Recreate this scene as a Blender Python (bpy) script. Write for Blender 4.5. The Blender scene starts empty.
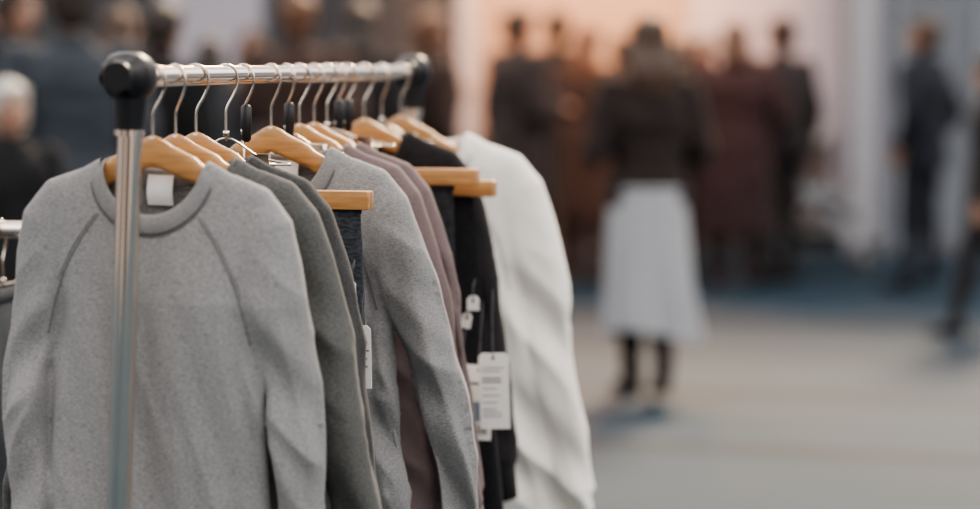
import bpy, math, random
import numpy as np
from mathutils import Vector, Matrix, noise
from mathutils.bvhtree import BVHTree
random.seed(7)
D=bpy.data; SC=bpy.context.scene
SC.view_settings.look='AgX - Medium High Contrast'
F=2314.0; CAMH=1.45; HY=62.0
def PX(px,d,z=0.0): return Vector(((px-490)/F*d, d, z))

# ---------------------------------------------------------------- materials
def newmat(name):
    m=D.materials.new(name); m.use_nodes=True
    nt=m.node_tree; b=nt.nodes['Principled BSDF']; return m,nt,b
def ramp(nt,fac,c1,c2,p1=0.3,p2=0.7):
    r=nt.nodes.new('ShaderNodeValToRGB'); r.color_ramp.elements[0].position=p1; r.color_ramp.elements[1].position=p2
    r.color_ramp.elements[0].color=(*c1,1); r.color_ramp.elements[1].color=(*c2,1)
    nt.links.new(fac,r.inputs[0]); return r.outputs[0]
def noise_tex(nt,scale,stretch=(1,1,1),detail=2,coord='Object'):
    tc=nt.nodes.new('ShaderNodeTexCoord'); mp=nt.nodes.new('ShaderNodeMapping'); mp.inputs['Scale'].default_value=stretch
    n=nt.nodes.new('ShaderNodeTexNoise'); n.inputs['Scale'].default_value=scale; n.inputs['Detail'].default_value=detail
    nt.links.new(tc.outputs[coord],mp.inputs[0]); nt.links.new(mp.outputs[0],n.inputs['Vector']); return n.outputs['Fac']
def bump(nt,b,fac,s,dist=0.002):
    bp=nt.nodes.new('ShaderNodeBump'); bp.inputs['Strength'].default_value=s; bp.inputs['Distance'].default_value=dist
    nt.links.new(fac,bp.inputs['Height']); nt.links.new(bp.outputs[0],b.inputs['Normal'])
_mc={}
def fabric(name,c,contrast=0.22,scale=260,rough=0.9,sheen=0.08):
    if name in _mc: return _mc[name]
    m,nt,b=newmat(name)
    f=noise_tex(nt,scale,(0.5,1,1.4),3)
    lo=tuple(x*(1-contrast) for x in c); hi=tuple(min(1,x*(1+contrast)) for x in c)
    nt.links.new(ramp(nt,f,lo,hi,0.35,0.65),b.inputs['Base Color'])
    b.inputs['Roughness'].default_value=rough; b.inputs['Sheen Weight'].default_value=sheen; b.inputs['Specular IOR Level'].default_value=0.15
    bump(nt,b,f,0.10,0.0006)
    _mc[name]=m; return m
def plain(name,c,rough=0.5,metal=0.0,var=0.08,scale=20,spec=0.5):
    if name in _mc: return _mc[name]
    m,nt,b=newmat(name)
    f=noise_tex(nt,scale)
    nt.links.new(ramp(nt,f,tuple(x*(1-var) for x in c),tuple(min(1,x*(1+var)) for x in c)),b.inputs['Base Color'])
    b.inputs['Roughness'].default_value=rough; b.inputs['Metallic'].default_value=metal; b.inputs['Specular IOR Level'].default_value=spec
    _mc[name]=m; return m
def wood(name,c):
    if name in _mc: return _mc[name]
    m,nt,b=newmat(name)
    f=noise_tex(nt,14,(1,9,9),4)
    nt.links.new(ramp(nt,f,tuple(x*0.65 for x in c),tuple(min(1,x*1.2) for x in c),0.3,0.72),b.inputs['Base Color'])
    b.inputs['Roughness'].default_value=0.33; b.inputs['Coat Weight'].default_value=0.3
    bump(nt,b,f,0.1,0.001); _mc[name]=m; return m

# ---------------------------------------------------------------- mesh helpers
class Buf:
    def __init__(s): s.v=[]; s.f=[]; s.m=[]
    def add(s,v,f,mi=0):
        o=len(s.v); s.v+= [tuple(x) for x in v]; s.f+=[tuple(i+o for i in q) for q in f]; s.m+=[mi]*len(f)
def ringpts(c,ax,ay,n,e=2.0):
    c=Vector(c);ax=Vector(ax);ay=Vector(ay);r=[]
    for i in range(n):
        t=2*math.pi*i/n; x=math.cos(t); y=math.sin(t)
        x=math.copysign(abs(x)**(2/e),x); y=math.copysign(abs(y)**(2/e),y)
        r.append(c+ax*x+ay*y)
    return r
def loft(buf,rings,mi=0,n=20,e=2.0,cap=True):
    v=[];f=[]
    for r in rings: v+=ringpts(r[0],r[1],r[2],n,e)
    for k in range(len(rings)-1):
        for i in range(n):
            j=(i+1)%n; f.append((k*n+i,k*n+j,(k+1)*n+j,(k+1)*n+i))
    if cap:
        f.append(tuple(reversed(range(n)))); f.append(tuple((len(rings)-1)*n+i for i in range(n)))
    buf.add(v,f,mi)
def frame(d):
    d=d.normalized(); a=Vector((0,0,1)) if abs(d.z)<0.9 else Vector((1,0,0))
    x=d.cross(a).normalized(); y=d.cross(x).normalized(); return x,y
def seg(buf,p,q,r1,r2,mi=0,n=14,flat=1.0):
    p=Vector(p);q=Vector(q);d=(q-p); 
    if d.length<1e-6: d=Vector((0,0,1e-4))
    x,y=frame(d); u=d.normalized(); rings=[]
    for a in (-80,-55,-28,0): 
        a=math.radians(a); rings.append((p+u*r1*math.sin(a),x*r1*math.cos(a),y*r1*math.cos(a)*flat))
    for a in (0,28,55,80):
        a=math.radians(a); rings.append((q+u*r2*math.sin(a),x*r2*math.cos(a),y*r2*math.cos(a)*flat))
    loft(buf,rings,mi,n)
def ell(buf,c,r,mi=0,n=18,k=11):
    c=Vector(c); rings=[]
    for i in range(k):
        a=math.radians(-86+172*i/(k-1)); rings.append((c+Vector((0,0,r[2]*math.sin(a))),Vector((r[0]*math.cos(a),0,0)),Vector((0,r[1]*math.cos(a),0))))
    loft(buf,rings,mi,n)
def tube(buf,pts,r,mi=0,n=8,cap=True):
    pts=[Vector(p) for p in pts]; rings=[]; x=None
    for i,p in enumerate(pts):
        d=(pts[min(i+1,len(pts)-1)]-pts[max(i-1,0)]).normalized()
        if x is None: x,_=frame(d)
        else:
            x=(x-d*x.dot(d)); x.normalize()
        y=d.cross(x); rr=r[i] if isinstance(r,(list,tuple)) else r
        rings.append((p,x*rr,y*rr))
    loft(buf,rings,mi,n,cap=cap)
def box(buf,c,h,mi=0):
    c=Vector(c); v=[(c.x+sx*h[0],c.y+sy*h[1],c.z+sz*h[2]) for sx in(-1,1) for sy in(-1,1) for sz in(-1,1)]
    buf.add(v,[(0,1,3,2),(4,6,7,5),(0,4,5,1),(2,3,7,6),(0,2,6,4),(1,5,7,3)],mi)
def smoothpath(pts,k=6):
    pts=[Vector(p) for p in pts]; out=[]
    for i in range(len(pts)-1):
        p0=pts[max(i-1,0)];p1=pts[i];p2=pts[i+1];p3=pts[min(i+2,len(pts)-1)]
        for j in range(k):
            t=j/k; out.append(0.5*((2*p1)+(p2-p0)*t+(2*p0-5*p1+4*p2-p3)*t*t+(3*p1-p0-3*p2+p3)*t**3))
    out.append(pts[-1]); return out
def tomesh(buf,name,smooth=True):
    me=D.meshes.new(name); me.from_pydata(buf.v,[],buf.f); me.update()
    me.polygons.foreach_set('material_index',buf.m)
    me.polygons.foreach_set('use_smooth',[smooth]*len(me.polygons)); return me
def obj(me,name,mats,parent=None,loc=None,rot=None,bevel=None,autosm=None):
    if isinstance(me,Buf): me=tomesh(me,name)
    o=D.objects.new(name,me); SC.collection.objects.link(o)
    for m in mats:
        if len(me.materials)<len(mats): me.materials.append(m)
    if parent: o.parent=parent
    if loc is not None: o.location=loc
    if rot is not None: o.rotation_euler=rot
    if bevel:
        b=o.modifiers.new('bevel','BEVEL'); b.width=bevel; b.segments=2; b.limit_method='ANGLE'
    if autosm is not None:
        e=o.modifiers.new('es','EDGE_SPLIT'); e.split_angle=math.radians(autosm)
    return o
def empty(name,loc,rz=0,rot=None):
    e=D.objects.new(name,None); e.empty_display_size=0.1; SC.collection.objects.link(e); e.location=loc
    e.rotation_euler=rot if rot else (0,0,rz); return e
def fuse(buf,vox,sm=4,fac=0.5):
    me=tomesh(buf,'tmp'); o=D.objects.new('tmp',me); SC.collection.objects.link(o)
    r=o.modifiers.new('r','REMESH'); r.mode='VOXEL'; r.voxel_size=vox; r.use_smooth_shade=True
    if sm:
        s=o.modifiers.new('s','SMOOTH'); s.iterations=sm; s.factor=fac
    dg=bpy.context.evaluated_depsgraph_get(); dg.update()
    res=D.meshes.new_from_object(o.evaluated_get(dg))
    D.objects.remove(o); D.meshes.remove(me)
    res.polygons.foreach_set('use_smooth',[True]*len(res.polygons)); return res

# ---------------------------------------------------------------- camera
cam=D.cameras.new('camera'); co=D.objects.new('camera',cam); SC.collection.objects.link(co); SC.camera=co
cam.sensor_width=36; cam.lens=F*36/980
co.location=(0,0,CAMH); co.rotation_euler=(math.radians(90)-math.atan((254.5-HY)/F),0,0)
cam.dof.use_dof=True; cam.dof.focus_distance=3.52; cam.dof.aperture_fstop=1.5
cam.clip_end=200

# ---------------------------------------------------------------- world + light
w=D.worlds.new('sky'); SC.world=w; w.use_nodes=True; nt=w.node_tree; bg=nt.nodes['Background']
tc=nt.nodes.new('ShaderNodeTexCoord'); sx=nt.nodes.new('ShaderNodeSeparateXYZ'); nt.links.new(tc.outputs['Generated'],sx.inputs[0])
r=nt.nodes.new('ShaderNodeValToRGB'); nt.links.new(sx.outputs['Z'],r.inputs[0])
r.color_ramp.elements[0].position=0.0; r.color_ramp.elements[0].color=(0.20,0.18,0.17,1)
r.color_ramp.elements[1].position=0.45; r.color_ramp.elements[1].color=(0.91,0.88,0.86,1)
e=r.color_ramp.elements.new(0.12); e.color=(0.38,0.36,0.35,1)
mp=nt.nodes.new('ShaderNodeMapping'); mp.inputs['Scale'].default_value=(1,1,0.35); nt.links.new(tc.outputs['Generated'],mp.inputs[0])
nz=nt.nodes.new('ShaderNodeTexNoise'); nz.inputs['Scale'].default_value=2.6; nz.inputs['Detail'].default_value=1; nt.links.new(mp.outputs[0],nz.inputs['Vector'])
r2=nt.nodes.new('ShaderNodeValToRGB'); nt.links.new(nz.outputs['Fac'],r2.inputs[0])
r2.color_ramp.elements[0].position=0.40; r2.color_ramp.elements[0].color=(0.30,0.27,0.25,1); r2.color_ramp.elements[1].position=0.60; r2.color_ramp.elements[1].color=(1.8,1.8,1.8,1)
mxw=nt.nodes.new('ShaderNodeMix'); mxw.data_type='RGBA'; mxw.blend_type='MULTIPLY'; mxw.inputs[0].default_value=1.0
nt.links.new(r.outputs[0],mxw.inputs[6]); nt.links.new(r2.outputs[0],mxw.inputs[7])
nt.links.new(mxw.outputs[2],bg.inputs[0]); bg.inputs[1].default_value=2.0
def sun(name,frm,to,energy,col,ang):
    l=D.lights.new(name,'SUN'); l.energy=energy; l.color=col; l.angle=math.radians(ang)
    o=D.objects.new(name,l); SC.collection.objects.link(o)
    o.rotation_euler=(Vector(to)-Vector(frm)).to_track_quat('-Z','Y').to_euler(); o.location=(0,0,8); return o
sun('sun',(3.4,9,6.6),(0,0,0),6.0,(1.0,0.78,0.55),14)

# ---------------------------------------------------------------- floor & wall
m,nt,b=newmat('plaza_concrete')
tc=nt.nodes.new('ShaderNodeTexCoord'); mp=nt.nodes.new('ShaderNodeMapping'); mp.inputs['Rotation'].default_value=(0,0,math.radians(17))
nt.links.new(tc.outputs['Object'],mp.inputs[0]); s=nt.nodes.new('ShaderNodeSeparateXYZ'); nt.links.new(mp.outputs[0],s.inputs[0])
def math_(op,a,bv=None):
    n=nt.nodes.new('ShaderNodeMath'); n.operation=op
    if hasattr(a,'links'): nt.links.new(a,n.inputs[0])
    else: n.inputs[0].default_value=a
    if bv is not None: n.inputs[1].default_value=bv
    return n.outputs[0]
fr=math_('PINGPONG',math_('ADD',s.outputs['Y'],0.15),0.72)
line=math_('LESS_THAN',fr,0.10)
nf=noise_tex(nt,1.2,(0.4,1,1),6); base=ramp(nt,nf,(0.0165,0.036,0.054),(0.024,0.048,0.068),0.3,0.7)
mx=nt.nodes.new('ShaderNodeMix'); mx.data_type='RGBA'; nt.links.new(line,mx.inputs[0]); nt.links.new(base,mx.inputs[6]); mx.inputs[7].default_value=(0.006,0.017,0.028,1)
nt.links.new(mx.outputs[2],b.inputs['Base Color']); b.inputs['Roughness'].default_value=0.75; b.inputs['Specular IOR Level'].default_value=0.2
bf=Buf(); bf.add([(-20,-6,0),(20,-6,0),(20,17.5,0),(-20,17.5,0)],[(0,1,2,3)]); obj(bf,'floor',[m])
WY=17.5
def wx(px): return (px-490)/F*WY
wallm=plain('painted_wall_lilac',(0.36,0.36,0.40),0.8,var=0.06,scale=1.5)
bf=Buf(); box(bf,(0,WY+0.15,2.0),(20,0.15,2.0)); obj(bf,'wall_back',[wallm],autosm=30)
pan=plain('wall_panel_white',(0.47,0.44,0.49),0.6,var=0.05,scale=2)
panw=plain('wall_panel_flare_tint',(0.38,0.28,0.22),0.6,var=0.05,scale=2)  # warm flare glow on the wall is put into this panel's colour
pang=plain('wall_panel_blue_grey',(0.19,0.205,0.23),0.5,var=0.1,scale=2)
pand=plain('wall_panel_dark',(0.06,0.06,0.065),0.5,var=0.1,scale=2)
dado=plain('wall_dado_brown',(0.085,0.068,0.068),0.6,var=0.1,scale=3)
for a,bb,mt,zt in [(690,843,pan,3.2),(474,686,panw,3.2),(165,262,pan,3.0),(-330,160,pand,3.4),(268,455,pand,2.6)]:
    bf=Buf(); x0,x1=wx(a),wx(bb); box(bf,((x0+x1)/2,WY-0.02,zt/2+0.06),((x1-x0)/2,0.018,zt/2-0.06)); obj(bf,'wall_panel' ,[mt],autosm=30)
bf=Buf(); x0,x1=wx(474),wx(830); box(bf,((x0+x1)/2,WY-0.06,0.50),((x1-x0)/2,0.02,0.40)); box(bf,((x0+x1)/2,WY-0.065,0.91),((x1-x0)/2,0.03,0.015)); obj(bf,'wall_dado',[dado],autosm=30)
bf=Buf(); box(bf,(wx(858),WY-0.12,2.0),(0.10,0.12,2.0)); obj(bf,'pillar',[plain('pillar_paint',(0.45,0.44,0.47),0.6)],bevel=0.01,autosm=30)
bf=Buf(); box(bf,(wx(468),WY-0.10,2.0),(0.07,0.10,2.0)); obj(bf,'pillar',[plain('pillar_paint',(0.45,0.44,0.47),0.6)],bevel=0.01,autosm=30)
de=empty('door_1',(wx(978),WY,0))
bf=Buf(); 
for sx_ in(-1,1): box(bf,(sx_*0.30,-0.03,1.0),(0.285,0.025,0.99),0)
for x in(-0.63,0,0.63): box(bf,(x,-0.05,1.05),(0.03,0.045,1.05),1)
box(bf,(0,-0.05,2.13),(0.66,0.045,0.05),1)
for sx_ in(-1,1): tube(bf,[(sx_*0.07,-0.06,0.95),(sx_*0.07,-0.11,0.96),(sx_*0.07,-0.11,1.2),(sx_*0.07,-0.06,1.21)],0.012,2)
obj(bf,'door_leaves',[pang,plain('door_frame_grey',(0.30,0.33,0.36),0.5),plain('steel_brushed',(0.5,0.5,0.5),0.3,1.0)],de,autosm=30)
bf=Buf(); box(bf,(0,WY-0.03,0.05),(20,0.03,0.05)); obj(bf,'baseboard_back',[plain('baseboard_grey',(0.14,0.14,0.15),0.6)],autosm=30)
def spot(loc,to,en,size,rad,col=(1.0,0.50,0.25)):  # unseen lamps added to stand in for the lens flare's warm glow
    l=D.lights.new('added_flare_spot','SPOT'); l.energy=en; l.color=col; l.spot_size=math.radians(size); l.spot_blend=1.0; l.shadow_soft_size=rad
    o=D.objects.new('added_flare_spot',l); SC.collection.objects.link(o); o.location=loc
    o.rotation_euler=(Vector(to)-o.location).to_track_quat('-Z','Y').to_euler()
spot((0.8,14.6,4.2),(0.82,WY,2.30),2300,58,0.2)
spot((1.0,17.2,4.3),(0.65,14.6,1.5),1100,60,0.3)
spot((-1.2,17.2,4.3),(-1.0,12.8,1.5),900,60,0.3)
spot((1.4,10.8,4.6),(0.7,15,1.75),1300,36,0.3)

# ---------------------------------------------------------------- rack geometry
RZ=1.43
A=Vector((-0.487,3.15,RZ)); B=Vector((-0.150,4.60,RZ))
U=(B-A).normalized(); W=Vector((U.y,-U.x,0)); YAW=math.atan2(W.y,W.x); RL=(B-A).length
chrome=plain('chrome',(0.92,0.80,0.70),0.10,1.0,var=0.03)
blackp=plain('black_plastic',(0.012,0.012,0.014),0.35)
rubber=plain('rubber_grey',(0.08,0.08,0.085),0.7)
def make_rack(name,loc,yaw,L,H,lean=0.0):
    R=empty(name,loc,yaw)
    bf=Buf(); tube(bf,[(0,-0.01,H),(0,L+0.02,H)],0.0145,n=32)
    for y in(0.03,L-0.03): tube(bf,[(0,y-0.004,H),(0,y+0.004,H)],0.0165,n=24)
    obj(bf,'rail',[chrome],R,autosm=40)
    bz=0.13
    for i,y in enumerate((0,L)):
        bf=Buf(); xb=-lean*(H-bz)
        tube(bf,[(0,y,H-0.03),(xb,y,bz)],0.0172,n=32)
        tube(bf,[(-lean*0.075,y,H-0.072),(-lean*0.082,y,H-0.080)],0.0205,n=24)
        tube(bf,[(xb-0.26,y,bz),(xb+0.26,y,bz)],0.0145,n=16)
        obj(bf,'post_%d'%(i+1),[chrome],R,autosm=40)
        bf=Buf()
        rr=[(-0.034,0.010),(-0.032,0.022),(-0.026,0.031),(-0.010,0.0345),(0.012,0.0345),(0.022,0.030),(0.028,0.022),(0.045,0.0195)]
        loft(bf,[(Vector((-0.003,y-a,H)),Vector((q,0,0)),Vector((0,0,q))) for a,q in rr],n=28,e=2.4)
        loft(bf,[(Vector((-lean*(zz),y,H-zz)),Vector((q,0,0)),Vector((0,q,0))) for zz,q in[(-0.030,0.010),(-0.028,0.017),(-0.022,0.020),(0.0,0.024),(0.035,0.0225),(0.055,0.0205),(0.072,0.0195)]],n=28)
        loft(bf,[(Vector((-0.028-a,y,H+0.002)),Vector((0,q,0)),Vector((0,0,q))) for a,q in[(0,0.012),(0.006,0.016),(0.012,0.016),(0.015,0.010)]],n=18)
        loft(bf,[(Vector((-0.006,y-a,H+0.002)),Vector((q,0,0)),Vector((0,0,q))) for a,q in[(0.030,0.014),(0.037,0.013),(0.039,0.008)]],n=6)
        obj(bf,'connector_%d'%(i+1),[blackp],R,autosm=50)
        for k_,xx in enumerate((xb-0.25,xb+0.25)):
            bf=Buf()
            tube(bf,[(xx,y,bz+0.005),(xx,y,0.085)],0.009,n=12)
            box(bf,(xx,y,0.082),(0.018,0.016,0.006))
            for dy in(-0.016,0.016): box(bf,(xx,y+dy,0.055),(0.012,0.0025,0.03))
            loft(bf,[(Vector((xx,y+dy,0.0375)),Vector((q,0,0)),Vector((0,0,q))) for dy,q in[(-0.012,0.030),(-0.009,0.0372),(0.009,0.0372),(0.012,0.030)]],1,n=24)
            obj(bf,'castor_%d_%d'%(i+1,k_+1),[blackp,rubber],R,autosm=40)
    bf=Buf(); xb=-lean*(H-bz); 
    for dx in(-0.1,0.1): tube(bf,[(xb+dx,0,bz),(xb+dx,L,bz)],0.012,n=16)
    obj(bf,'base_rails',[chrome],R,autosm=40)
    return R
make_rack('clothes_rack',(A.x,A.y,0),YAW,RL,RZ,0.047)

# ---------------------------------------------------------------- hangers
woodm=wood('honey_wood',(0.52,0.27,0.105))
wirem=plain('steel_wire',(0.70,0.63,0.56),0.15,1.0)
def ztop(x): return -0.085-0.105*(abs(x)/0.2)**1.15
def hook_pts():
    p=[(0,0,-0.10),(0,0,-0.060),(0.003,0,-0.046),(0.012,0,-0.030),(0.0185,0,-0.014),(0.0185,0,-0.001)]
    pts=smoothpath(p,4)
    for a in range(10,215,12):
        a=math.radians(a); pts.append(Vector((0.0182*math.cos(a),0,-0.0019+0.0182*math.sin(a))))
    return pts
def place(o,t,yaw=0,dx=0,roll=0):
    o.location=A+U*(RL*t)+W*dx; o.rotation_euler=(0,roll,YAW+yaw)
def hanger(t,kind='shaped',yaw=0,hw=0.182,grip=False,dx=0,zc=-0.192,flip=1,roll=0,hy=0.0):
    H=empty({'shaped':'wooden_hanger','clamp':'wooden_trouser_hanger','clip':'metal_clip_hanger'}[kind],(0,0,0)); place(H,t,yaw,0,roll)
    hm=Matrix.Rotation(hy,3,'Z')
    bf=Buf(); tube(bf,[hm@Vector((p.x*flip,p.y,p.z)) for p in hook_pts()],0.0021,n=8)
    if kind=='clamp': tube(bf,[(0,0,-0.09),(dx*0.5,0,-0.14),(dx,0,zc+0.01)],0.0017)
    tube(bf,[(0,0,-0.092),(0,0,-0.084)],0.005,n=12)
    obj(bf,'hook',[wirem],H)
    bf=Buf()
    if kind=='shaped':
        rings=[]; N=41
        for i in range(N):
            x=-hw+2*hw*i/(N-1); zt=ztop(x)-(0.004 if abs(x)>0.07 else 0.0); a=abs(x)/hw; h=(0.022-0.010*a)
            if abs(x)<0.03: zt+=0.004*math.cos(x/0.03*math.pi/2)
            th=0.0065+0.0035*a
            if i in(0,N-1): h*=0.6; th*=0.6
            rings.append((Vector((x,0,zt-h)),Vector((0,th,0)),Vector((0,0,h))))
        loft(bf,rings,n=16,e=2.6); obj(bf,'wood_body',[woodm],H,autosm=60)
    elif kind=='clamp':
        for dy in(-0.0085,0.0085): box(bf,(dx,dy,zc),(hw,0.0065,0.0145))
        obj(bf,'wood_clamp',[woodm],H,bevel=0.003,autosm=40)
        bf=Buf(); tube(bf,[(dx-0.02,-0.017,zc+0.004),(dx-0.02,-0.017,zc+0.022),(dx-0.01,0,zc+0.028),(dx+0.02,0.017,zc+0.022),(dx+0.02,0.017,zc-0.004)],0.0015)
        obj(bf,'clamp_spring',[chrome],H)
    else:
        tube(bf,smoothpath([(-hw,0,zc),(-hw*0.5,0,zc+0.012),(0,0,-0.095),(hw*0.5,0,zc+0.012),(hw,0,zc)],5),0.0018)
        tube(bf,[(-hw,0,zc),(hw,0,zc)],0.0022)
        obj(bf,'wire_body',[wirem],H)
        bf=Buf()
        for x in(-hw*0.55,hw*0.55):
            for s_ in(-1,1):
                v=[(x-0.012,s_*0.009,zc+0.016),(x+0.012,s_*0.009,zc+0.016),(x+0.012,s_*0.003,zc),(x-0.012,s_*0.003,zc),(x+0.013,s_*0.004,zc-0.026),(x-0.013,s_*0.004,zc-0.026)]
                v2=[(a,b_+s_*0.0015,c_) for a,b_,c_ in v]
                bf.add(v+v2,[(0,1,2,3),(3,2,4,5),(6,9,8,7),(9,11,10,8),(0,6,7,1),(5,4,10,11),(0,3,9,6),(3,5,11,9),(1,7,8,2),(2,8,10,4)])
            tube(bf,[(x-0.006,0,zc-0.002),(x+0.006,0,zc-0.002)],0.004,n=10)
        obj(bf,'clips',[chrome],H,autosm=40)
    if grip:
        bf=Buf()
        loft(bf,[(Vector((0.004,0,z)),Vector((q,0,0)),Vector((0,q*0.8,0))) for z,q in[(-0.046,0.005),(-0.05,0.0085),(-0.075,0.009),(-0.10,0.0075),(-0.104,0.004)]],n=14)
        obj(bf,'hook_grip',[blackp],H)
    return H

# ---------------------------------------------------------------- sweatshirts
def sweatshirt(name,t,mat,seammat,yaw=0,dx=0,sc=1.0,flare=0.0,flareL=None,roll=0,vox=0.005,seed=0,depth=1.0,fold=1.0,label=True,zoff=0,gap=0.004,bodyflare=0.85):
    if flareL is None: flareL=flare
    bf=Buf(); dp=depth
    def gr(z): return max(0.0,(-z-0.22)/0.47)
    rows=[(-0.095,0.035,0.010),(-0.106,0.062,0.014),(-0.121,0.092,0.018),(-0.137,0.120,0.021),(-0.153,0.146,0.023),(-0.170,0.163,0.026),
          (-0.20,0.168,0.029),(-0.25,0.165,0.031),(-0.32,0.158,0.032),(-0.38,0.151,0.033),(-0.50,0.149,0.034),(-0.62,0.149,0.035),(-0.70,0.148,0.034),(-0.715,0.142,0.030),(-0.765,0.140,0.028)]
    R_=[]
    for z,a,d in rows:
        xr=a+flare*gr(z)*bodyflare; xl=-(a+flareL*gr(z)*bodyflare)
        R_.append((Vector(((xr+xl)/2,0,z)),Vector(((xr-xl)/2,0,0)),Vector((0,d*dp,0))))
    loft(bf,R_,n=44,e=2.5)
    for s in(-1,1):
        fl=flare if s>0 else flareL
        p=[(0.100,-0.154,0.026,0.014),(0.138,-0.176,0.036,0.022),(0.158,-0.208,0.043,0.027),(0.166,-0.26,0.045,0.028),(0.171,-0.32,0.045,0.028),
           (0.178,-0.37,0.041,0.028),(0.1865+gap,-0.42,0.036,0.028),(0.185+gap,-0.50,0.035,0.027),(0.184+gap,-0.60,0.034,0.026),(0.182+gap,-0.69,0.031,0.025),(0.180+gap,-0.70,0.025,0.022),(0.180+gap,-0.76,0.024,0.021)]
        p=[(x+fl*gr(z),z,a,d) for x,z,a,d in p]
        rings=[]
        for i,(x,z,a,d) in enumerate(p):
            x0,z0=p[max(i-1,0)][:2]; x1,z1=p[min(i+1,len(p)-1)][:2]
            dr=Vector((x1-x0,0,z1-z0)).normalized(); nx=Vector((-dr.z,0,dr.x))
            if nx.x<0: nx=-nx
            nx.x*=s
            rings.append((Vector((s*x,0.004,z)),nx*a,Vector((0,d*dp,0))))
        loft(bf,rings,n=26,e=2.5)
    me=fuse(bf,vox,6)
    N=len(me.vertices); co_=np.empty(N*3); me.vertices.foreach_get('co',co_); co_=co_.reshape(-1,3)
    no=np.empty(N*3); me.vertices.foreach_get('normal',no); no=no.reshape(-1,3)
    out=co_.copy()
    for i in range(N):
        x,y,z=co_[i]; sd=1.0 if y<0 else -1.0; ax=abs(x)
        mask=min(1,max(0,(-0.17-z)/0.14))
        d=0.022*noise.noise(Vector((x*8+seed*3.1,sd*2+seed,z*1.3)))*mask
        q1=(x*0.9+z*0.30); n1=noise.noise(Vector((q1*20+seed,sd*1.7,z*1.0+seed))); d+=(0.014*(0.35-abs(n1)*1.6))*mask*min(1,max(0,(-0.24-z)/0.15))
        k_=min(1,max(0,(ax-0.135)/0.03))*min(1,max(0,(-0.22-z)/0.12))
        q=z+0.9*ax
        rdg=noise.noise(Vector((ax*5,seed*5.3+sd,q*11))); d+=k_*(0.014*(1-2.2*abs(rdg))-0.006)
        w_=math.exp(-((ax-0.130-0.10*(-0.30-z))/0.012)**2)*min(1,max(0,(-0.27-z)/0.06))*max(0,1-max(0,(-0.36-z))/0.25)
        d-=0.008*w_
        d+=0.0010*noise.noise(Vector((x*24,sd+seed,z*18)))*mask
        d*=fold
        out[i][1]=co_[i][1]+no[i][1]*d
        out[i][0]=co_[i][0]+no[i][0]*d*0.28
        out[i][2]=co_[i][2]+no[i][2]*d*0.28
        out[i][1]+=(0.005*math.sin(z*7+seed)+0.009*noise.noise(Vector((x*4+seed,z*3,0))))*mask
        out[i][0]+=0.006*noise.noise(Vector((seed,z*5,1 if x>0 else 3)))*mask
    me.vertices.foreach_set('co',out.ravel()); me.update()
    bv=BVHTree.FromPolygons([tuple(v) for v in out],[tuple(p.vertices) for p in me.polygons])
    def cast(x,z,side,fb=0.008):
        h=bv.ray_cast(Vector((x,side*-1.0,z)),Vector((0,side,0)))
        return h[0].y if h[0] is not None else -side*fb
    import bmesh
    bm=bmesh.new(); bm.from_mesh(me); kill=[]
    for v in bm.verts:
        x,y,z=v.co
        if abs(x)<0.078:
            q=math.sqrt(max(0,1-(x/0.078)**2)); drop=0.088 if y<0 else 0.028
            if z>-0.120-drop*q: kill.append(v)
    bmesh.ops.delete(bm,geom=kill,context='VERTS'); bm.to_mesh(me); bm.free()
    S=empty(name,(0,0,0)); place(S,t,yaw,dx,roll); S.scale=(sc,sc,sc)
    if sc!=1.0: S.location.z+= 0.11*(sc-1)
    S.location.z+=zoff
    obj(me,'cloth_shell',[mat],S)
    M=72; inn=[];outr=[]
    for i in range(M):
        a=2*math.pi*i/M; c_,s_=math.cos(a),math.sin(a); front=s_<0; q=abs(s_)
        xi=0.0735*c_; zi=-0.112-(0.080 if front else 0.018)*q
        xo=0.0905*c_; zo=-0.124-(0.096 if front else 0.034)*q
        side=1 if front else -1
        yo=cast(xo,zo,side); yi=cast(xi,zi-0.01,side)
        inn.append(Vector((xi,yi,zi))); outr.append(Vector((xo,yo,zo)))
    def sm(L):
        for _ in range(4):
            L=[Vector((p.x,(L[i-1].y+2*p.y+L[(i+1)%M].y)/4,(L[i-1].z+2*p.z+L[(i+1)%M].z)/4)) for i,p in enumerate(L)]
        return L
    inn=sm(inn);outr=sm(outr); cb=Buf(); v=[];f=[]; K=8
    for i in range(M):
        a=2*math.pi*i/M; I=inn[i];O=outr[i]; n_=Vector((0.25*math.cos(a),math.sin(a),0.0)).normalized()
        mid=(I+O)/2; h=(I-O)/2
        for j in range(K):
            b_=2*math.pi*j/K; v.append(mid+h*1.04*math.cos(b_)+n_*(0.0030*math.sin(b_)+0.0008))
    for i in range(M):
        for j in range(K):
            i2=(i+1)%M; j2=(j+1)%K; f.append((i*K+j,i*K+j2,i2*K+j2,i2*K+j))
    cb.add(v,f); obj(cb,'collar_rib',[seammat[1]],S)
    sb=Buf()
    for s in(-1,1):
        for side in(1,-1):
            P=smoothpath([(s*a,0,z) for a,z in[(0.074,-0.192 if side>0 else -0.150),(0.104,-0.235),(0.134,-0.295),(0.152,-0.365)]],8)
            pts=[Vector((p.x,cast(p.x,p.z,side)-side*0.0001,p.z)) for p in P]
            tube(sb,pts,0.0013,n=6)
            tube(sb,[p+Vector((s*0.005,0,0)) for p in pts[:-4]],0.0006,n=5)
    tube(sb,[Vector((p.x*1.02,p.y+(-0.0008 if p.y<0 else 0.0008),p.z-0.002)) for p in outr]+[outr[0]],0.0011,n=6)
    obj(sb,'seams',[seammat[0]],S)
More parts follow.
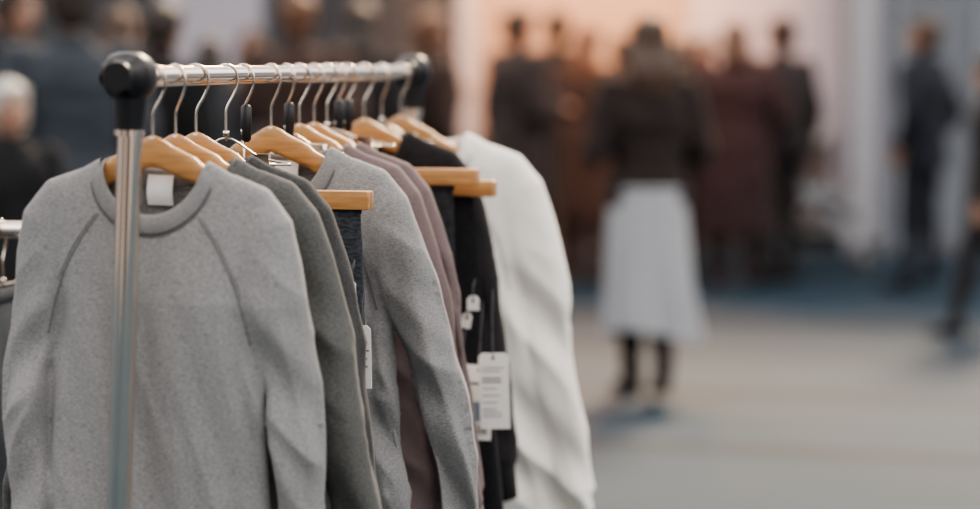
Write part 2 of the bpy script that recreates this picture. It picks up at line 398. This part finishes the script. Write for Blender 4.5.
    if label:
        lb=Buf(); yb=cast(0.0,-0.165,-1)-0.006
        v=[];f=[]
        for j in range(6):
            for i in range(4): v.append((-0.019+0.0127*i,yb-0.006*math.sin(j/5*3.1),-0.138-0.0085*j))
        for j in range(5):
            for i in range(3): f.append((j*4+i,j*4+i+1,j*4+i+5,j*4+i+4))
        lb.add(v,f); obj(lb,'neck_label',[plain('label_white',(0.85,0.85,0.85),0.7)],S)
    return S

def mats(name,c,contrast=0.2,scale=260):
    return fabric(name,c,contrast,scale),(fabric(name+'_seam',tuple(x*0.60 for x in c),0.1,scale),fabric(name+'_rib',tuple(x*0.9 for x in c),0.12,scale))
LG=mats('heather_light_grey',(0.265,0.263,0.262),0.24,420)
MG=mats('heather_green_grey',(0.106,0.108,0.103),0.25,420)
DG=mats('heather_charcoal',(0.060,0.060,0.060),0.3,420)
MV=mats('mauve_jersey',(0.170,0.130,0.130),0.10)
BK=mats('black_jersey',(0.020,0.019,0.020),0.3)
WH=mats('white_fleece',(0.90,0.87,0.81),0.03)

def G(t,M_,name,**k):
    y=k.get('yaw',0); hanger(t,'shaped',yaw=y,grip=k.pop('grip',False),flip=k.pop('flip',1),hy=k.pop('hy',0)); return sweatshirt(name,t,M_[0],M_[1],**k)
G(0.052,LG,'grey_sweatshirt',vox=0.0038,seed=1,flare=0.042,flareL=-0.006,dx=0.008,roll=math.radians(1.6),hy=0.1)
G(0.112,MG,'grey_sweatshirt',seed=2,flare=0.090,dx=0.012,gap=-0.006,hy=-0.35)
G(0.168,DG,'charcoal_sweatshirt',seed=3,flare=0.068,dx=0.006,gap=-0.006,hy=0.3)
G(0.40,LG,'grey_sweatshirt',seed=5,flare=0.10,dx=0.020,sc=1.04,fold=1.5,vox=0.0045,bodyflare=0.55,hy=-0.3)
G(0.50,MV,'mauve_sweatshirt',seed=6,flare=0.09,dx=0.0,sc=1.05,gap=-0.006,hy=0.4)
G(0.555,MV,'mauve_sweatshirt',seed=7,flare=0.08,dx=0.0,sc=1.03,gap=-0.006,hy=-0.2)
G(0.76,BK,'black_sweatshirt',seed=8,flare=0.07,dx=0.0,sc=1.05,zoff=0.01,gap=-0.008,hy=0.5)
G(0.93,WH,'white_sweatshirt',seed=9,flare=0.085,dx=0.042,sc=1.20,fold=0.8,gap=-0.012,bodyflare=1.0,hy=-0.2)

hanger(0.255,'clip',hw=0.10,zc=-0.135,hy=0.5,yaw=0.12)
hanger(0.31,'clamp',hw=0.205,grip=True,hy=-0.2)
hanger(0.455,'clip',hw=0.10,zc=-0.13,hy=-0.4,grip=True,yaw=-0.1)
hanger(0.605,'clip',hw=0.12,zc=-0.125,hy=0.4,yaw=0.15)
hanger(0.645,'clamp',hw=0.235,grip=True,dx=0.02,zc=-0.180,hy=-0.3)
hanger(0.685,'clamp',hw=0.240,grip=True,dx=0.036,zc=-0.198,roll=math.radians(1),hy=0.2)
hanger(0.84,'clip',hw=0.10,zc=-0.13,hy=-0.5)
def drape(name,t,mat,z0,z1,w0,w1,dx=0,seed=0,dep=0.02):
    bf=Buf(); N=96; K=46; v=[];f=[]
    for k in range(K+1):
        a=k/K; z=z0+(z1-z0)*a; wdt=w0+(w1-w0)*a
        for i in range(N):
            th=2*math.pi*i/N; c_=math.cos(th); s_=math.sin(th)
            x=wdt*math.copysign(abs(c_)**0.7,c_); 
            dd=dep*(0.25+0.75*min(1,a*5))*math.copysign(abs(s_)**0.8,s_)
            am=min(1,a*4); fd=0.010*am*noise.noise(Vector((x*13+seed,math.copysign(1,s_)*3,z*1.6)))+0.004*am*noise.noise(Vector((x*30,seed,z*7)))
            v.append((x+0.006*am*noise.noise(Vector((seed,z*6,c_))),dd+fd,z))
    for k in range(K):
        for i in range(N):
            j=(i+1)%N; f.append((k*N+i,k*N+j,(k+1)*N+j,(k+1)*N+i))
    bf.add(v,f)
    for zz,wd,dd in((z0-0.012,w0+0.001,0.0075),(z1+0.01,w1+0.002,dep+0.002)):
        loft(bf,[(Vector((0,0,zz+h)),Vector((wd+q,0,0)),Vector((0,dd+q,0))) for h,q in((-0.012,0.0),(-0.010,0.002),(0.010,0.002),(0.012,0.0))],0,n=64,e=2.8,cap=False)
    for s in(-1,1): tube(bf,[(s*(w0*0.6),-0.010,z0-0.002),(s*(w0*0.6),-0.013,z0-0.02),(s*(w0*0.6),-0.010,z0-0.034)],0.003,0,6)
    E=empty(name,(0,0,0)); place(E,t,0,dx); obj(bf,'cloth',[mat],E); 
    return E
denim=fabric('denim_navy_heather',(0.040,0.043,0.052),0.45,200)
blk=fabric('black_twill',(0.018,0.018,0.020),0.3)
blk2=fabric('anthracite_knit',(0.036,0.036,0.038),0.4,180)
drape('denim_skirt',0.31,denim,-0.190,-0.46,0.187,0.195,seed=1,dep=0.018)
drape('black_trousers',0.645,blk2,-0.180,-1.16,0.19,0.215,dx=0.02,seed=2)
drape('black_skirt',0.685,blk,-0.196,-0.86,0.20,0.265,dx=0.03,seed=3,dep=0.022)

# ---------------------------------------------------------------- price tags
paper=plain('tag_paper',(0.85,0.84,0.81),0.6,var=0.02); ink=plain('tag_ink',(0.10,0.10,0.11),0.7); inkb=plain('tag_band_blue',(0.18,0.24,0.32),0.7)
def tag(px,py,d,wd,ht,yaw=0,tilt=0,strlen=0.09,style=0):
    s=F/d; z=CAMH-(py-HY)/s; P=PX(px,d,z)
    T=empty('price_tag',P,rot=(0,tilt,YAW+yaw)); bf=Buf(); c=0.006
    def slab(pts,y0,y1,mi):
        n=len(pts); v=[(x,y0,zz) for x,zz in pts]+[(x,y1,zz) for x,zz in pts]
        f=[tuple(range(n)),tuple(reversed(range(n,2*n)))]+[(i,i+n,(i+1)%n+n,(i+1)%n) for i in range(n)]
        bf.add(v,f,mi)
    slab([(-wd/2,0-ht),(wd/2,-ht),(wd/2,-c),(wd/2-c,0),(-wd/2+c,0),(-wd/2,-c)],-0.0006,0.0006,0)
    loft(bf,[(Vector((0,-0.0012,-0.009)),Vector((0.003,0,0)),Vector((0,0,0.003))),(Vector((0,0.0012,-0.009)),Vector((0.003,0,0)),Vector((0,0,0.003)))],1,n=12)
    random.seed(int(px))
    y=-0.026
    if style==0:
        while y>-ht*0.92:
            L=wd*random.uniform(0.35,0.8); x0=-wd*0.4
            box(bf,(x0+L/2,-0.0009,y),(L/2,0.0003,0.0006 if random.random()<.8 else 0.0012),1)
            y-=random.choice([0.006,0.006,0.012])
    else:
        box(bf,(0,-0.0009,-ht*0.62),(wd*0.42,0.0003,ht*0.13),2)
        for i in range(14): box(bf,(-wd*0.36+i*wd*0.055,-0.0009,-ht*0.86),(random.choice([0.0005,0.0009]),0.0003,ht*0.06),1)
        box(bf,(0,-0.0009,-ht*0.25),(wd*0.3,0.0003,0.002),1)
    tube(bf,smoothpath([(0,-0.002,-0.009),(0.002,-0.004,0.02),(0.0005,-0.003,strlen*0.6),(0.003,0.004,strlen)],5),0.0008,1,6)
    tube(bf,smoothpath([(0,0.002,-0.009),(-0.002,0.003,0.02),(0.0025,0.001,strlen*0.6),(0.003,0.004,strlen)],5),0.0008,1,6)
    obj(bf,'tag_card',[paper,ink,inkb],T,autosm=30)
tag(493,354,3.96,0.052,0.132,yaw=0.05,tilt=math.radians(-2),strlen=0.11)
tag(479,366,3.99,0.050,0.132,yaw=0.15,tilt=math.radians(2),strlen=0.11,style=1)
tag(473,296,4.01,0.022,0.026,strlen=0.03)
tag(468,313,4.03,0.018,0.028,tilt=0.2,strlen=0.03)
tag(462,362,4.04,0.020,0.10,tilt=0.04,strlen=0.06)
tag(362,326,3.43,0.024,0.095,tilt=-0.02,strlen=0.05)
tag(352,280,3.46,0.010,0.020,tilt=-0.02,strlen=0.03)

# ---------------------------------------------------------------- neighbouring rack (left edge)
A2=Vector((-0.735,3.95,0)); ang=math.radians(80); H2=1.163
R2=make_rack('clothes_rack',A2,ang,1.2,H2,0.0)
for i,(yy,mt) in enumerate([(0.105,fabric('blue_grey_cloth',(0.05,0.065,0.085),0.2)),(0.22,fabric('brown_cloth',(0.10,0.06,0.045),0.2)),(0.40,fabric('blue_grey_cloth',(0.05,0.065,0.085),0.2))]):
    sv=(A.copy(),U.copy(),W.copy(),YAW,RL)
    A=Vector((A2.x,A2.y,H2)); U=Vector((-math.sin(ang),math.cos(ang),0)); W=Vector((math.cos(ang),math.sin(ang),0)); YAW=ang; RL=1.0
    hanger(yy,'clip',hw=0.165,zc=-0.11); drape('folded_trousers',yy,mt,-0.10,-0.92,0.17,0.18,seed=i)
    A,U,W,YAW,RL=sv

# ---------------------------------------------------------------- people
SKIN=[(0.42,0.24,0.17),(0.36,0.20,0.14),(0.50,0.30,0.23)]
def skinm(i): return plain('skin_%d'%i,SKIN[i],0.55,var=0.05,scale=30)
_hc={}
def head_mesh():
    if 'h' in _hc: return _hc['h']
    b=Buf()
    ell(b,(0,0.012,0.025),(0.076,0.095,0.090))
    ell(b,(0,-0.012,-0.035),(0.060,0.072,0.075))
    ell(b,(0,-0.040,-0.085),(0.030,0.034,0.026))
    seg(b,(0,-0.088,0.012),(0,-0.108,-0.026),0.009,0.013)
    for s in(-1,1):
        ell(b,(s*0.013,-0.100,-0.030),(0.008,0.009,0.007))
        ell(b,(s*0.078,0.008,-0.005),(0.010,0.018,0.031))
        ell(b,(s*0.036,-0.070,-0.022),(0.020,0.018,0.017))
        seg(b,(s*0.014,-0.084,0.025),(s*0.048,-0.070,0.024),0.009,0.008)
    seg(b,(-0.016,-0.082,-0.058),(0.016,-0.082,-0.058),0.009,0.009)
    ell(b,(0,0.01,-0.10),(0.052,0.055,0.06))
    _hc['h']=fuse(b,0.006,3); return _hc['h']
def hand_mesh():
    if 'd' in _hc: return _hc['d']
    b=Buf()
    loft(b,[(Vector((0,0,0.01)),Vector((0.026,0,0)),Vector((0,0.018,0))),(Vector((0.002,0,-0.03)),Vector((0.035,0,0)),Vector((0,0.015,0))),
            (Vector((0.002,0,-0.07)),Vector((0.041,0,0)),Vector((0,0.013,0))),(Vector((0,0,-0.095)),Vector((0.039,0,0)),Vector((0,0.010,0)))],n=20,e=2.4)
    for x,L,r in((0.030,0.070,0.0088),(0.010,0.079,0.009),(-0.011,0.073,0.0086),(-0.030,0.056,0.0078)):
        p0=Vector((x,0,-0.086)); p1=p0+Vector((x*0.08,-0.010,-L*0.48)); p2=p1+Vector((0,-0.014,-L*0.29)); p3=p2+Vector((0,-0.015,-L*0.2))
        seg(b,p0,p1,r,r*.95);seg(b,p1,p2,r*.95,r*.88);seg(b,p2,p3,r*.88,r*.78)
    p0=Vector((0.026,-0.006,-0.028));p1=Vector((0.050,-0.018,-0.055));p2=Vector((0.057,-0.026,-0.085));p3=Vector((0.055,-0.034,-0.105))
    seg(b,p0,p1,0.014,0.011);seg(b,p1,p2,0.011,0.0098);seg(b,p2,p3,0.0098,0.0085)
    _hc['d']=fuse(b,0.0035,2); return _hc['d']
def segd(P,p,q):
    p=np.array(p);q=np.array(q);d=q-p;t=np.clip(((P-p)@d)/(d@d),0,1); return np.linalg.norm(P-(p+t[:,None]*d),axis=1)
ARMS={'down':((0.07,0.02,-0.29),(0.01,-0.06,-0.255)),
      'front':((0.075,0.03,-0.28),(-0.10,-0.20,0.02)),
      'phone':((0.06,0.0,-0.27),(-0.12,-0.19,0.13)),
      'pocket':((0.12,0.07,-0.26),(-0.08,-0.10,-0.20)),
      'up':((0.10,-0.16,-0.18),(-0.04,-0.14,0.17))}
def person(name,px,d,H,yaw,top,bottom,shoe,hair,hairlen=0.0,arms=('down','down'),stride=0.0,coat=None,skin=0,female=False,skirt=None,headyaw=0,bulk=1.0,lean=0.0,boots=False,scarf=None,foot=0.097):
    P=empty(name,PX(px,d,0),math.radians(yaw)); sc=H/1.75; P.scale=(sc,sc,sc)
    b=Buf(); L=[]
    sw=0.165 if female else 0.185; hipw=0.165 if female else 0.155; B_=bulk
    LB=0.55+0.45*B_ if not skirt else 1.0
    def lx(z): return lean*(z-0.9)
    tor=[(0.84,hipw*.9,0.105),(0.92,hipw,0.118),(1.00,hipw*.97,0.112),(1.10,(0.130 if female else 0.145),0.100),(1.20,0.150 if female else 0.16,0.108),(1.30,0.160 if female else .178,0.118),
         (1.38,sw*.98,0.108),(1.43,sw*.82,0.086),(1.465,0.095,0.066),(1.49,0.062,0.058)]
    loft(b,[(Vector((0,-lx(z),z)),Vector((a*B_,0,0)),Vector((0,dd*B_,0))) for z,a,dd in tor],n=28,e=2.3)
    L.append(((0,-lx(.95),.95),(0,-lx(1.4),1.4),0.13*B_,0))
    nk=Vector((0,-lx(1.48),1.47)); hd=Vector((0,-lx(1.64)-0.012,1.635))
    seg(b,nk,(0,hd.y+0.01,1.56),0.055,0.052); L.append((tuple(nk+Vector((0,0,0.05))),(0,hd.y,1.6),0.05,2))
    hands=[]
    for s,an in((1,arms[0]),(-1,arms[1])):
        e1,e2=ARMS[an]; S_=Vector((s*sw*(0.5+0.5*B_),-lx(1.42),1.415)); E_=S_+Vector((s*e1[0],e1[1],e1[2])); W_=E_+Vector((s*e2[0],e2[1],e2[2]))
        seg(b,S_,E_,0.062*B_,0.052*B_); seg(b,E_,W_,0.052*B_,0.038*B_)
        L.append((tuple(S_),tuple(E_),0.055*B_,0)); L.append((tuple(E_),tuple(W_),0.045*B_,0)); hands.append((s,W_,(W_-E_).normalized(),an))
    for s in(1,-1):
        st=stride*s; hip=Vector((s*0.088,-lx(.9),0.90)); an_=Vector((s*foot,-st*0.5,0.09+(0.05 if st<0 else 0))); kn=Vector((s*(foot+0.088)/2*1.03,-st*0.22-0.015-abs(st)*.08,0.50))
        seg(b,hip,kn,(0.088 if female else 0.09)*LB,0.062*LB); seg(b,kn,an_,0.060*LB,(0.044 if not boots else 0.050)*LB)
        seg(b,kn+Vector((0,0.012,-0.08)),kn+Vector((0,0.016,-0.17)),0.052*LB,0.050*LB)
        L.append((tuple(hip),tuple(kn),0.075*LB,1)); L.append((tuple(kn),tuple(an_),0.052*LB,3 if boots else 1))
        z0=an_.z-0.09; tp=0.03 if st<0 else 0
        loft(b,[(Vector((s*foot+s*q*0.1,an_.y-q,z0+hz-tp*max(0,q/0.18))),Vector((ww,0,0)),Vector((0,0,hz))) for q,ww,hz in[(-0.068,0.022,0.028),(-0.055,0.036,0.042),(0.0,0.040,0.050),(0.06,0.043,0.040),(0.12,0.047,0.031),(0.165,0.038,0.024),(0.185,0.018,0.015)]],n=20,e=2.6)
        L.append(((s*foot,an_.y+0.05,z0+0.035),(s*(foot+.01),an_.y-0.17,z0+0.02),0.045,3))
    if coat:
        bb=0.4+0.6*B_
        rows=[(1.12,hipw*0.98*bb,0.115*bb),(1.0,hipw*1.04*bb,0.125*bb),(0.88,hipw*1.12*bb,0.135*bb)]; z=0.80
        while z>coat: rows.append((z,hipw*1.15*bb+0.04*(0.88-z),0.138*bb+0.03*(0.88-z))); z-=0.08
        rows.append((coat,hipw*1.15*bb+0.04*(.88-coat),0.138*bb+0.03*(.88-coat)))
        loft(b,[(Vector((0,-lx(z),z)),Vector((a,0,0)),Vector((0,dd,0))) for z,a,dd in rows],n=28,e=2.4)
    me=fuse(b,0.011,4)
    N=len(me.vertices); c=np.empty(N*3); me.vertices.foreach_get('co',c); c=c.reshape(-1,3); no=np.empty(N*3); me.vertices.foreach_get('normal',no); no=no.reshape(-1,3)
    sdv=random.random()*50
    dsp=np.array([(0.014*noise.noise(Vector((x*7+sdv,y*7,z*13))))*(1 if 0.12<z<1.47 else 0) for x,y,z in c]); c=c+no*dsp[:,None]
    me.vertices.foreach_set('co',c.ravel()); me.update()
    M_=len(me.polygons); pc=np.empty(M_*3); me.polygons.foreach_get('center',pc); pc=pc.reshape(-1,3)
    ds=np.stack([segd(pc,p,q)-r for p,q,r,l in L]); lab=np.array([l for *_,l in L])[ds.argmin(0)]
    wl=0.90
    lab=np.where((lab==0)&(pc[:,2]<wl)&(np.abs(pc[:,0])<0.2),1,lab); lab=np.where((lab==1)&(pc[:,2]>wl),0,lab)
    if coat: lab=np.where((lab==1)&(pc[:,2]>coat-0.005),0,lab)
    me.polygons.foreach_set('material_index',lab.astype(np.int32))
    me.materials.clear()
    obj(me,'body',[top,bottom,skinm(skin),shoe],P)
    for s,W_,dr,an in hands:
        h=D.objects.new('hand_'+('left' if s>0 else 'right'),hand_mesh()); SC.collection.objects.link(h); h.parent=P
        if not hand_mesh().materials: hand_mesh().materials.append(skinm(0))
        q=dr.to_track_quat('-Z','Y'); mt=q.to_matrix().to_4x4()
        if an=='down': mt=mt@Matrix.Rotation(math.radians(-90*s if s>0 else 90),4,'Z')
        h.matrix_local=Matrix.Translation(W_-dr*0.01)@mt@Matrix.Diagonal((-s,1,1,1))
    Hd=D.objects.new('head',head_mesh().copy()); Hd.data.materials.clear(); Hd.data.materials.append(skinm(skin)); SC.collection.objects.link(Hd); Hd.parent=P; Hd.location=hd; Hd.rotation_euler=(lean*0.5,0,math.radians(headyaw))
    fb=Buf()
    for s in(-1,1):
        ell(fb,(s*0.032,-0.075,0.006),(0.0125,0.0115,0.0095),0,12,8); ell(fb,(s*0.032,-0.0845,0.006),(0.0055,0.004,0.0055),1,10,6)
        tube(fb,smoothpath([(s*0.014,-0.094,0.028),(s*0.032,-0.089,0.033),(s*0.050,-0.074,0.026)],4),0.0035,1,6)
    ell(fb,(0,-0.090,-0.054),(0.022,0.006,0.004),2,14,7); ell(fb,(0,-0.089,-0.062),(0.019,0.007,0.005),2,14,7)
    obj(fb,'face_features',[plain('eye_white',(0.8,0.8,0.78),0.3),plain('eye_brow_dark',(0.03,0.02,0.015),0.5),plain('lips',(0.42,0.16,0.14),0.5)],P,loc=hd,rot=Hd.rotation_euler)
    hb=Buf(); ell(hb,(0,0.024,0.040),(0.090,0.100,0.092)); 
    for s in(-1,1): ell(hb,(s*0.062,0.026,0.005),(0.028,0.062,0.055))
    ell(hb,(0,0.055,-0.02),(0.078,0.062,0.080)); seg(hb,(-0.05,-0.058,0.075),(0.05,-0.058,0.078),0.022,0.022)
    if hairlen>0:
        rows=[(0.0,0.088,0.060,0.045)]; n_=8
        for i in range(n_+1):
            a=i/n_; rows.append((-0.03-hairlen*a,0.098+0.028*math.sin(a*2.6)-0.03*a*a,0.056-0.012*a,0.062+0.035*min(1,a*2)))
        loft(hb,[(Vector((0,yy,z)),Vector((a,0,0)),Vector((0,dd,0))) for z,a,dd,yy in rows],n=24,e=2.2)
    hm=fuse(hb,0.009,3)
    for v in hm.vertices:
        x,y,z=v.co; an_=math.atan2(x,y+0.001); k_=0.004*math.sin(an_*26+3*noise.noise(Vector((x*8,y*8,z*5))))+0.006*noise.noise(Vector((x*20,y*20,z*8)))
        v.co=v.co+v.normal*k_
    obj(hm,'hair',[hair],P,loc=hd,rot=Hd.rotation_euler)
    cb=Buf(); pts=[Vector((0.075*math.cos(a),-lx(1.47)+0.068*math.sin(a),1.475+0.012*math.sin(a))) for a in[2*math.pi*i/24 for i in range(25)]]
    tube(cb,pts,0.018 if not scarf else 0.034,0,10,cap=False); obj(cb,'collar' if not scarf else 'scarf',[scarf or top],P)
    if not coat and not skirt:
        hb2=Buf(); loft(hb2,[(Vector((0,-lx(.9),z)),Vector((hipw*q*B_,0,0)),Vector((0,0.118*q*B_,0))) for z,q in((1.0,1.03),(0.93,1.09),(0.86,1.13),(0.855,1.10),(0.87,1.06))],n=28,e=2.3,cap=False); obj(hb2,'jacket_hem',[top],P)
    if skirt:
        zt,zb,mt,shift=skirt; sb=Buf(); v=[];f=[]; N_=120;K_=30
        for k in range(K_+1):
            a=k/K_; z=zt+(zb-zt)*a; rx=0.180+0.026*a**0.9; ry=0.150+0.055*a**0.8
            for i in range(N_):
                th=2*math.pi*i/N_; pl=1+0.10*a*math.sin(th*8+1.5*math.sin(th*3))+0.05*a*noise.noise(Vector((math.cos(th)*2,math.sin(th)*2,z*3)))
                v.append((rx*pl*math.cos(th)+shift*a*a*(0.6-0.4*math.cos(th)),ry*pl*math.sin(th),z+0.03*math.sin(th*2)*a))
        for k in range(K_):
            for i in range(N_):
                j=(i+1)%N_; f.append((k*N_+i,k*N_+j,(k+1)*N_+j,(k+1)*N_+i))
        sb.add(v,f)
        loft(sb,[(Vector((0,0,z)),Vector((a,0,0)),Vector((0,a*0.82,0))) for z,a in((zt-0.02,0.182),(zt-0.02,0.187),(zt+0.01,0.184),(zt+0.01,0.150))],n=40,cap=False)
        obj(sb,'skirt',[mt],P)
    return P
def fab(n,c): return fabric(n,c,0.15,60)
def shoe(n,c): return plain(n,c,0.45)
blkS=shoe('shoe_black',(0.02,0.02,0.022)); tanS=shoe('shoe_tan',(0.34,0.17,0.07)); brS=shoe('shoe_brown',(0.09,0.05,0.03))
brown=fab('cloth_flare_brown',(0.060,0.038,0.032)); dbr=fab('cloth_dark_brown',(0.034,0.025,0.023)); maroon=fab('cloth_flare_maroon',(0.044,0.027,0.029)); char=fab('cloth_charcoal',(0.032,0.029,0.031)); slate=fab('cloth_slate',(0.060,0.062,0.070))  # warm brown and maroon have the flare's tint mixed into the cloth colour
navy=fab('cloth_navy',(0.022,0.024,0.032)); black=fab('cloth_black',(0.018,0.018,0.020)); bgrey=fab('cloth_blue_grey',(0.050,0.058,0.070)); jean=fab('cloth_pale_jeans',(0.22,0.28,0.36)); beige=fab('cloth_beige',(0.30,0.24,0.20))
hB=plain('hair_brown',(0.070,0.038,0.024),0.45,var=0.35,scale=60); hD=plain('hair_dark',(0.030,0.020,0.015),0.45,var=0.3,scale=60); hG=plain('hair_pale_grey',(0.50,0.47,0.43),0.5,var=0.15,scale=60); hR=plain('hair_auburn',(0.14,0.065,0.035),0.45,var=0.3,scale=60)
white=fabric('skirt_white_cotton',(0.36,0.37,0.39),0.05,40)

person('walking_woman',648,9.9,1.64,192,dbr,black,blkS,hB,0.20,('front','front'),0.36,female=True,skirt=(0.97,0.31,white,-0.06),boots=True,bulk=1.18,foot=0.022)
person('standing_man',518,14.6,1.78,120,char,char,brS,hD,0,('down','front'),0.05,bulk=1.45,coat=0.60)
person('standing_woman',588,15.2,1.68,150,brown,maroon,brS,hR,0.2,('phone','down'),0.0,female=True,coat=0.45,bulk=1.4)
person('standing_man',556,16.2,1.80,200,dbr,dbr,brS,hD,0,('down','down'),0.0,bulk=1.3,coat=0.8)
person('standing_man',622,16.3,1.62,170,slate,dbr,brS,hD,0,('front','down'),0.0,bulk=1.3,coat=0.8)
person('standing_woman',676,15.3,1.60,160,char,dbr,brS,hD,0.15,('front','down'),0.0,female=True,coat=0.8,bulk=1.3)
person('standing_woman',734,14.9,1.70,175,maroon,maroon,brS,hB,0.12,('front','pocket'),0.05,female=True,coat=0.35,bulk=1.5)
person('standing_man',780,15.2,1.74,215,char,char,brS,hD,0,('pocket','down'),0.0,bulk=1.3)
person('standing_woman',704,16.4,1.62,20,bgrey,jean,brS,hB,0.2,('front','front'),0.0,female=True)
person('standing_man',922,14.7,1.72,-125,navy,black,tanS,hB,0,('pocket','pocket'),0.10,bulk=1.25,headyaw=25,coat=0.80)
person('walking_man',992,12.3,1.48,-100,char,navy,blkS,hD,0,('down','pocket'),0.42,bulk=1.3,coat=0.62)
# crowd on the left
person('elderly_woman',10,8.0,1.38,30,black,navy,blkS,hG,0.08,('down','pocket'),0.0,female=True,coat=0.6,bulk=1.1)
person('standing_man',72,9.4,1.80,200,bgrey,black,blkS,hD,0,('pocket','front'),0.0,bulk=1.25)
person('standing_man',18,11.2,1.82,60,black,black,blkS,hD,0,('down','down'),0.0,bulk=1.25,coat=0.7)
person('standing_man',-25,12.4,1.78,120,dbr,black,blkS,hB,0,('down','down'),0.0,bulk=1.25,coat=0.7)
person('standing_woman',122,12.2,1.72,140,navy,navy,blkS,hB,0.2,('phone','down'),0.0,female=True,coat=0.6,bulk=1.25)
person('standing_man',165,11.0,1.72,150,black,black,blkS,hD,0,('front','down'),0.0,bulk=1.25)
person('standing_woman',210,13.4,1.58,200,bgrey,navy,blkS,hD,0.15,('front','down'),0.0,female=True,coat=0.6,bulk=1.2)
person('standing_woman',252,15.6,1.66,10,beige,bgrey,brS,hR,0.15,('front','front'),0.0,female=True,coat=0.6)
person('standing_man',300,12.2,1.80,160,brown,dbr,brS,hR,0,('front','pocket'),0.0,bulk=1.35,coat=0.6)
person('standing_woman',362,12.8,1.76,150,char,dbr,brS,hD,0.2,('front','down'),0.0,female=True,coat=0.6,bulk=1.45)
person('standing_man',432,13.2,1.72,110,brown,dbr,brS,hR,0,('phone','down'),0.0,coat=0.6,bulk=1.45)

# ---------------------------------------------------------------- stroller
def stroller(px,d,yaw):
    S=empty('baby_stroller',PX(px,d,0),math.radians(yaw)); fr=Buf()
    for s in(-1,1):
        x=s*0.24
        tube(fr,smoothpath([(x,0.48,1.02),(x,0.40,0.98),(x,0.0,0.50),(x,-0.36,0.12)],5),0.012)
        tube(fr,smoothpath([(x,-0.10,0.62),(x,0.10,0.40),(x,0.33,0.13)],5),0.011)
        tube(fr,[(x,-0.20,0.30),(x,0.22,0.28)],0.009)
    for y,z in((0.33,0.13),(-0.36,0.12),(0.48,1.02)): tube(fr,[(-0.24,y,z),(0.24,y,z)],0.012)
    obj(fr,'frame',[plain('stroller_alu',(0.5,0.5,0.52),0.35,0.9)],S)
    for i,(x,y,rr) in enumerate(((-0.27,0.33,0.14),(0.27,0.33,0.14),(-0.25,-0.36,0.10),(0.25,-0.36,0.10))):
        wb=Buf(); pts=[Vector((x,y+(rr-0.016)*math.cos(a),rr+(rr-0.016)*math.sin(a))) for a in[2*math.pi*j/28 for j in range(29)]]
        tube(wb,pts,0.016,0,10,cap=False); tube(wb,[(x-0.025,y,rr),(x+0.025,y,rr)],0.02,1,14)
        for j in range(6):
            a=math.pi*j/3; tube(wb,[(x,y,rr),(x,y+(rr-.02)*math.cos(a),rr+(rr-.02)*math.sin(a))],0.005,1,6)
        obj(wb,'wheel_%d'%(i+1),[rubber,plain('wheel_hub_grey',(0.35,0.36,0.38),0.5)],S)
    sb=Buf(); loft(sb,[(Vector((0,y,z)),Vector((w_,0,0)),Vector((0,h*0.3,h))) for y,z,w_,h in((0.30,0.86,0.16,0.02),(0.26,0.80,0.21,0.05),(0.14,0.62,0.22,0.07),(0.0,0.50,0.22,0.09),(-0.18,0.48,0.21,0.07),(-0.30,0.36,0.19,0.04),(-0.34,0.28,0.17,0.02))],n=24,e=3)
    obj(sb,'seat',[fab('stroller_seat_grey',(0.16,0.17,0.18))],S)
    hb=Buf(); v=[];f=[]
    for i in range(9):
        a=math.radians(15+i*17)
        for j in range(15):
            b_=math.pi*j/14; x=0.24*math.cos(b_); rr=0.30*math.sin(b_)**0.7
            v.append((x,0.14+rr*math.cos(a)*1.0,0.80+rr*math.sin(a)*0.95))
    for i in range(8):
        for j in range(14): f.append((i*15+j,i*15+j+1,i*15+j+16,i*15+j+15))
    hb.add(v,f); h=obj(hb,'canopy',[fab('stroller_canopy',(0.36,0.31,0.28))],S); so=h.modifiers.new('s','SOLIDIFY'); so.thickness=0.008
    bb=Buf(); loft(bb,[(Vector((0,0.02,z)),Vector((a,0,0)),Vector((0,a*1.1,0))) for z,a in((0.16,0.17),(0.18,0.19),(0.27,0.21),(0.28,0.20))],n=24,e=4); obj(bb,'basket',[fab('basket_black',(0.03,0.03,0.03))],S)
stroller(814,16.1,80)
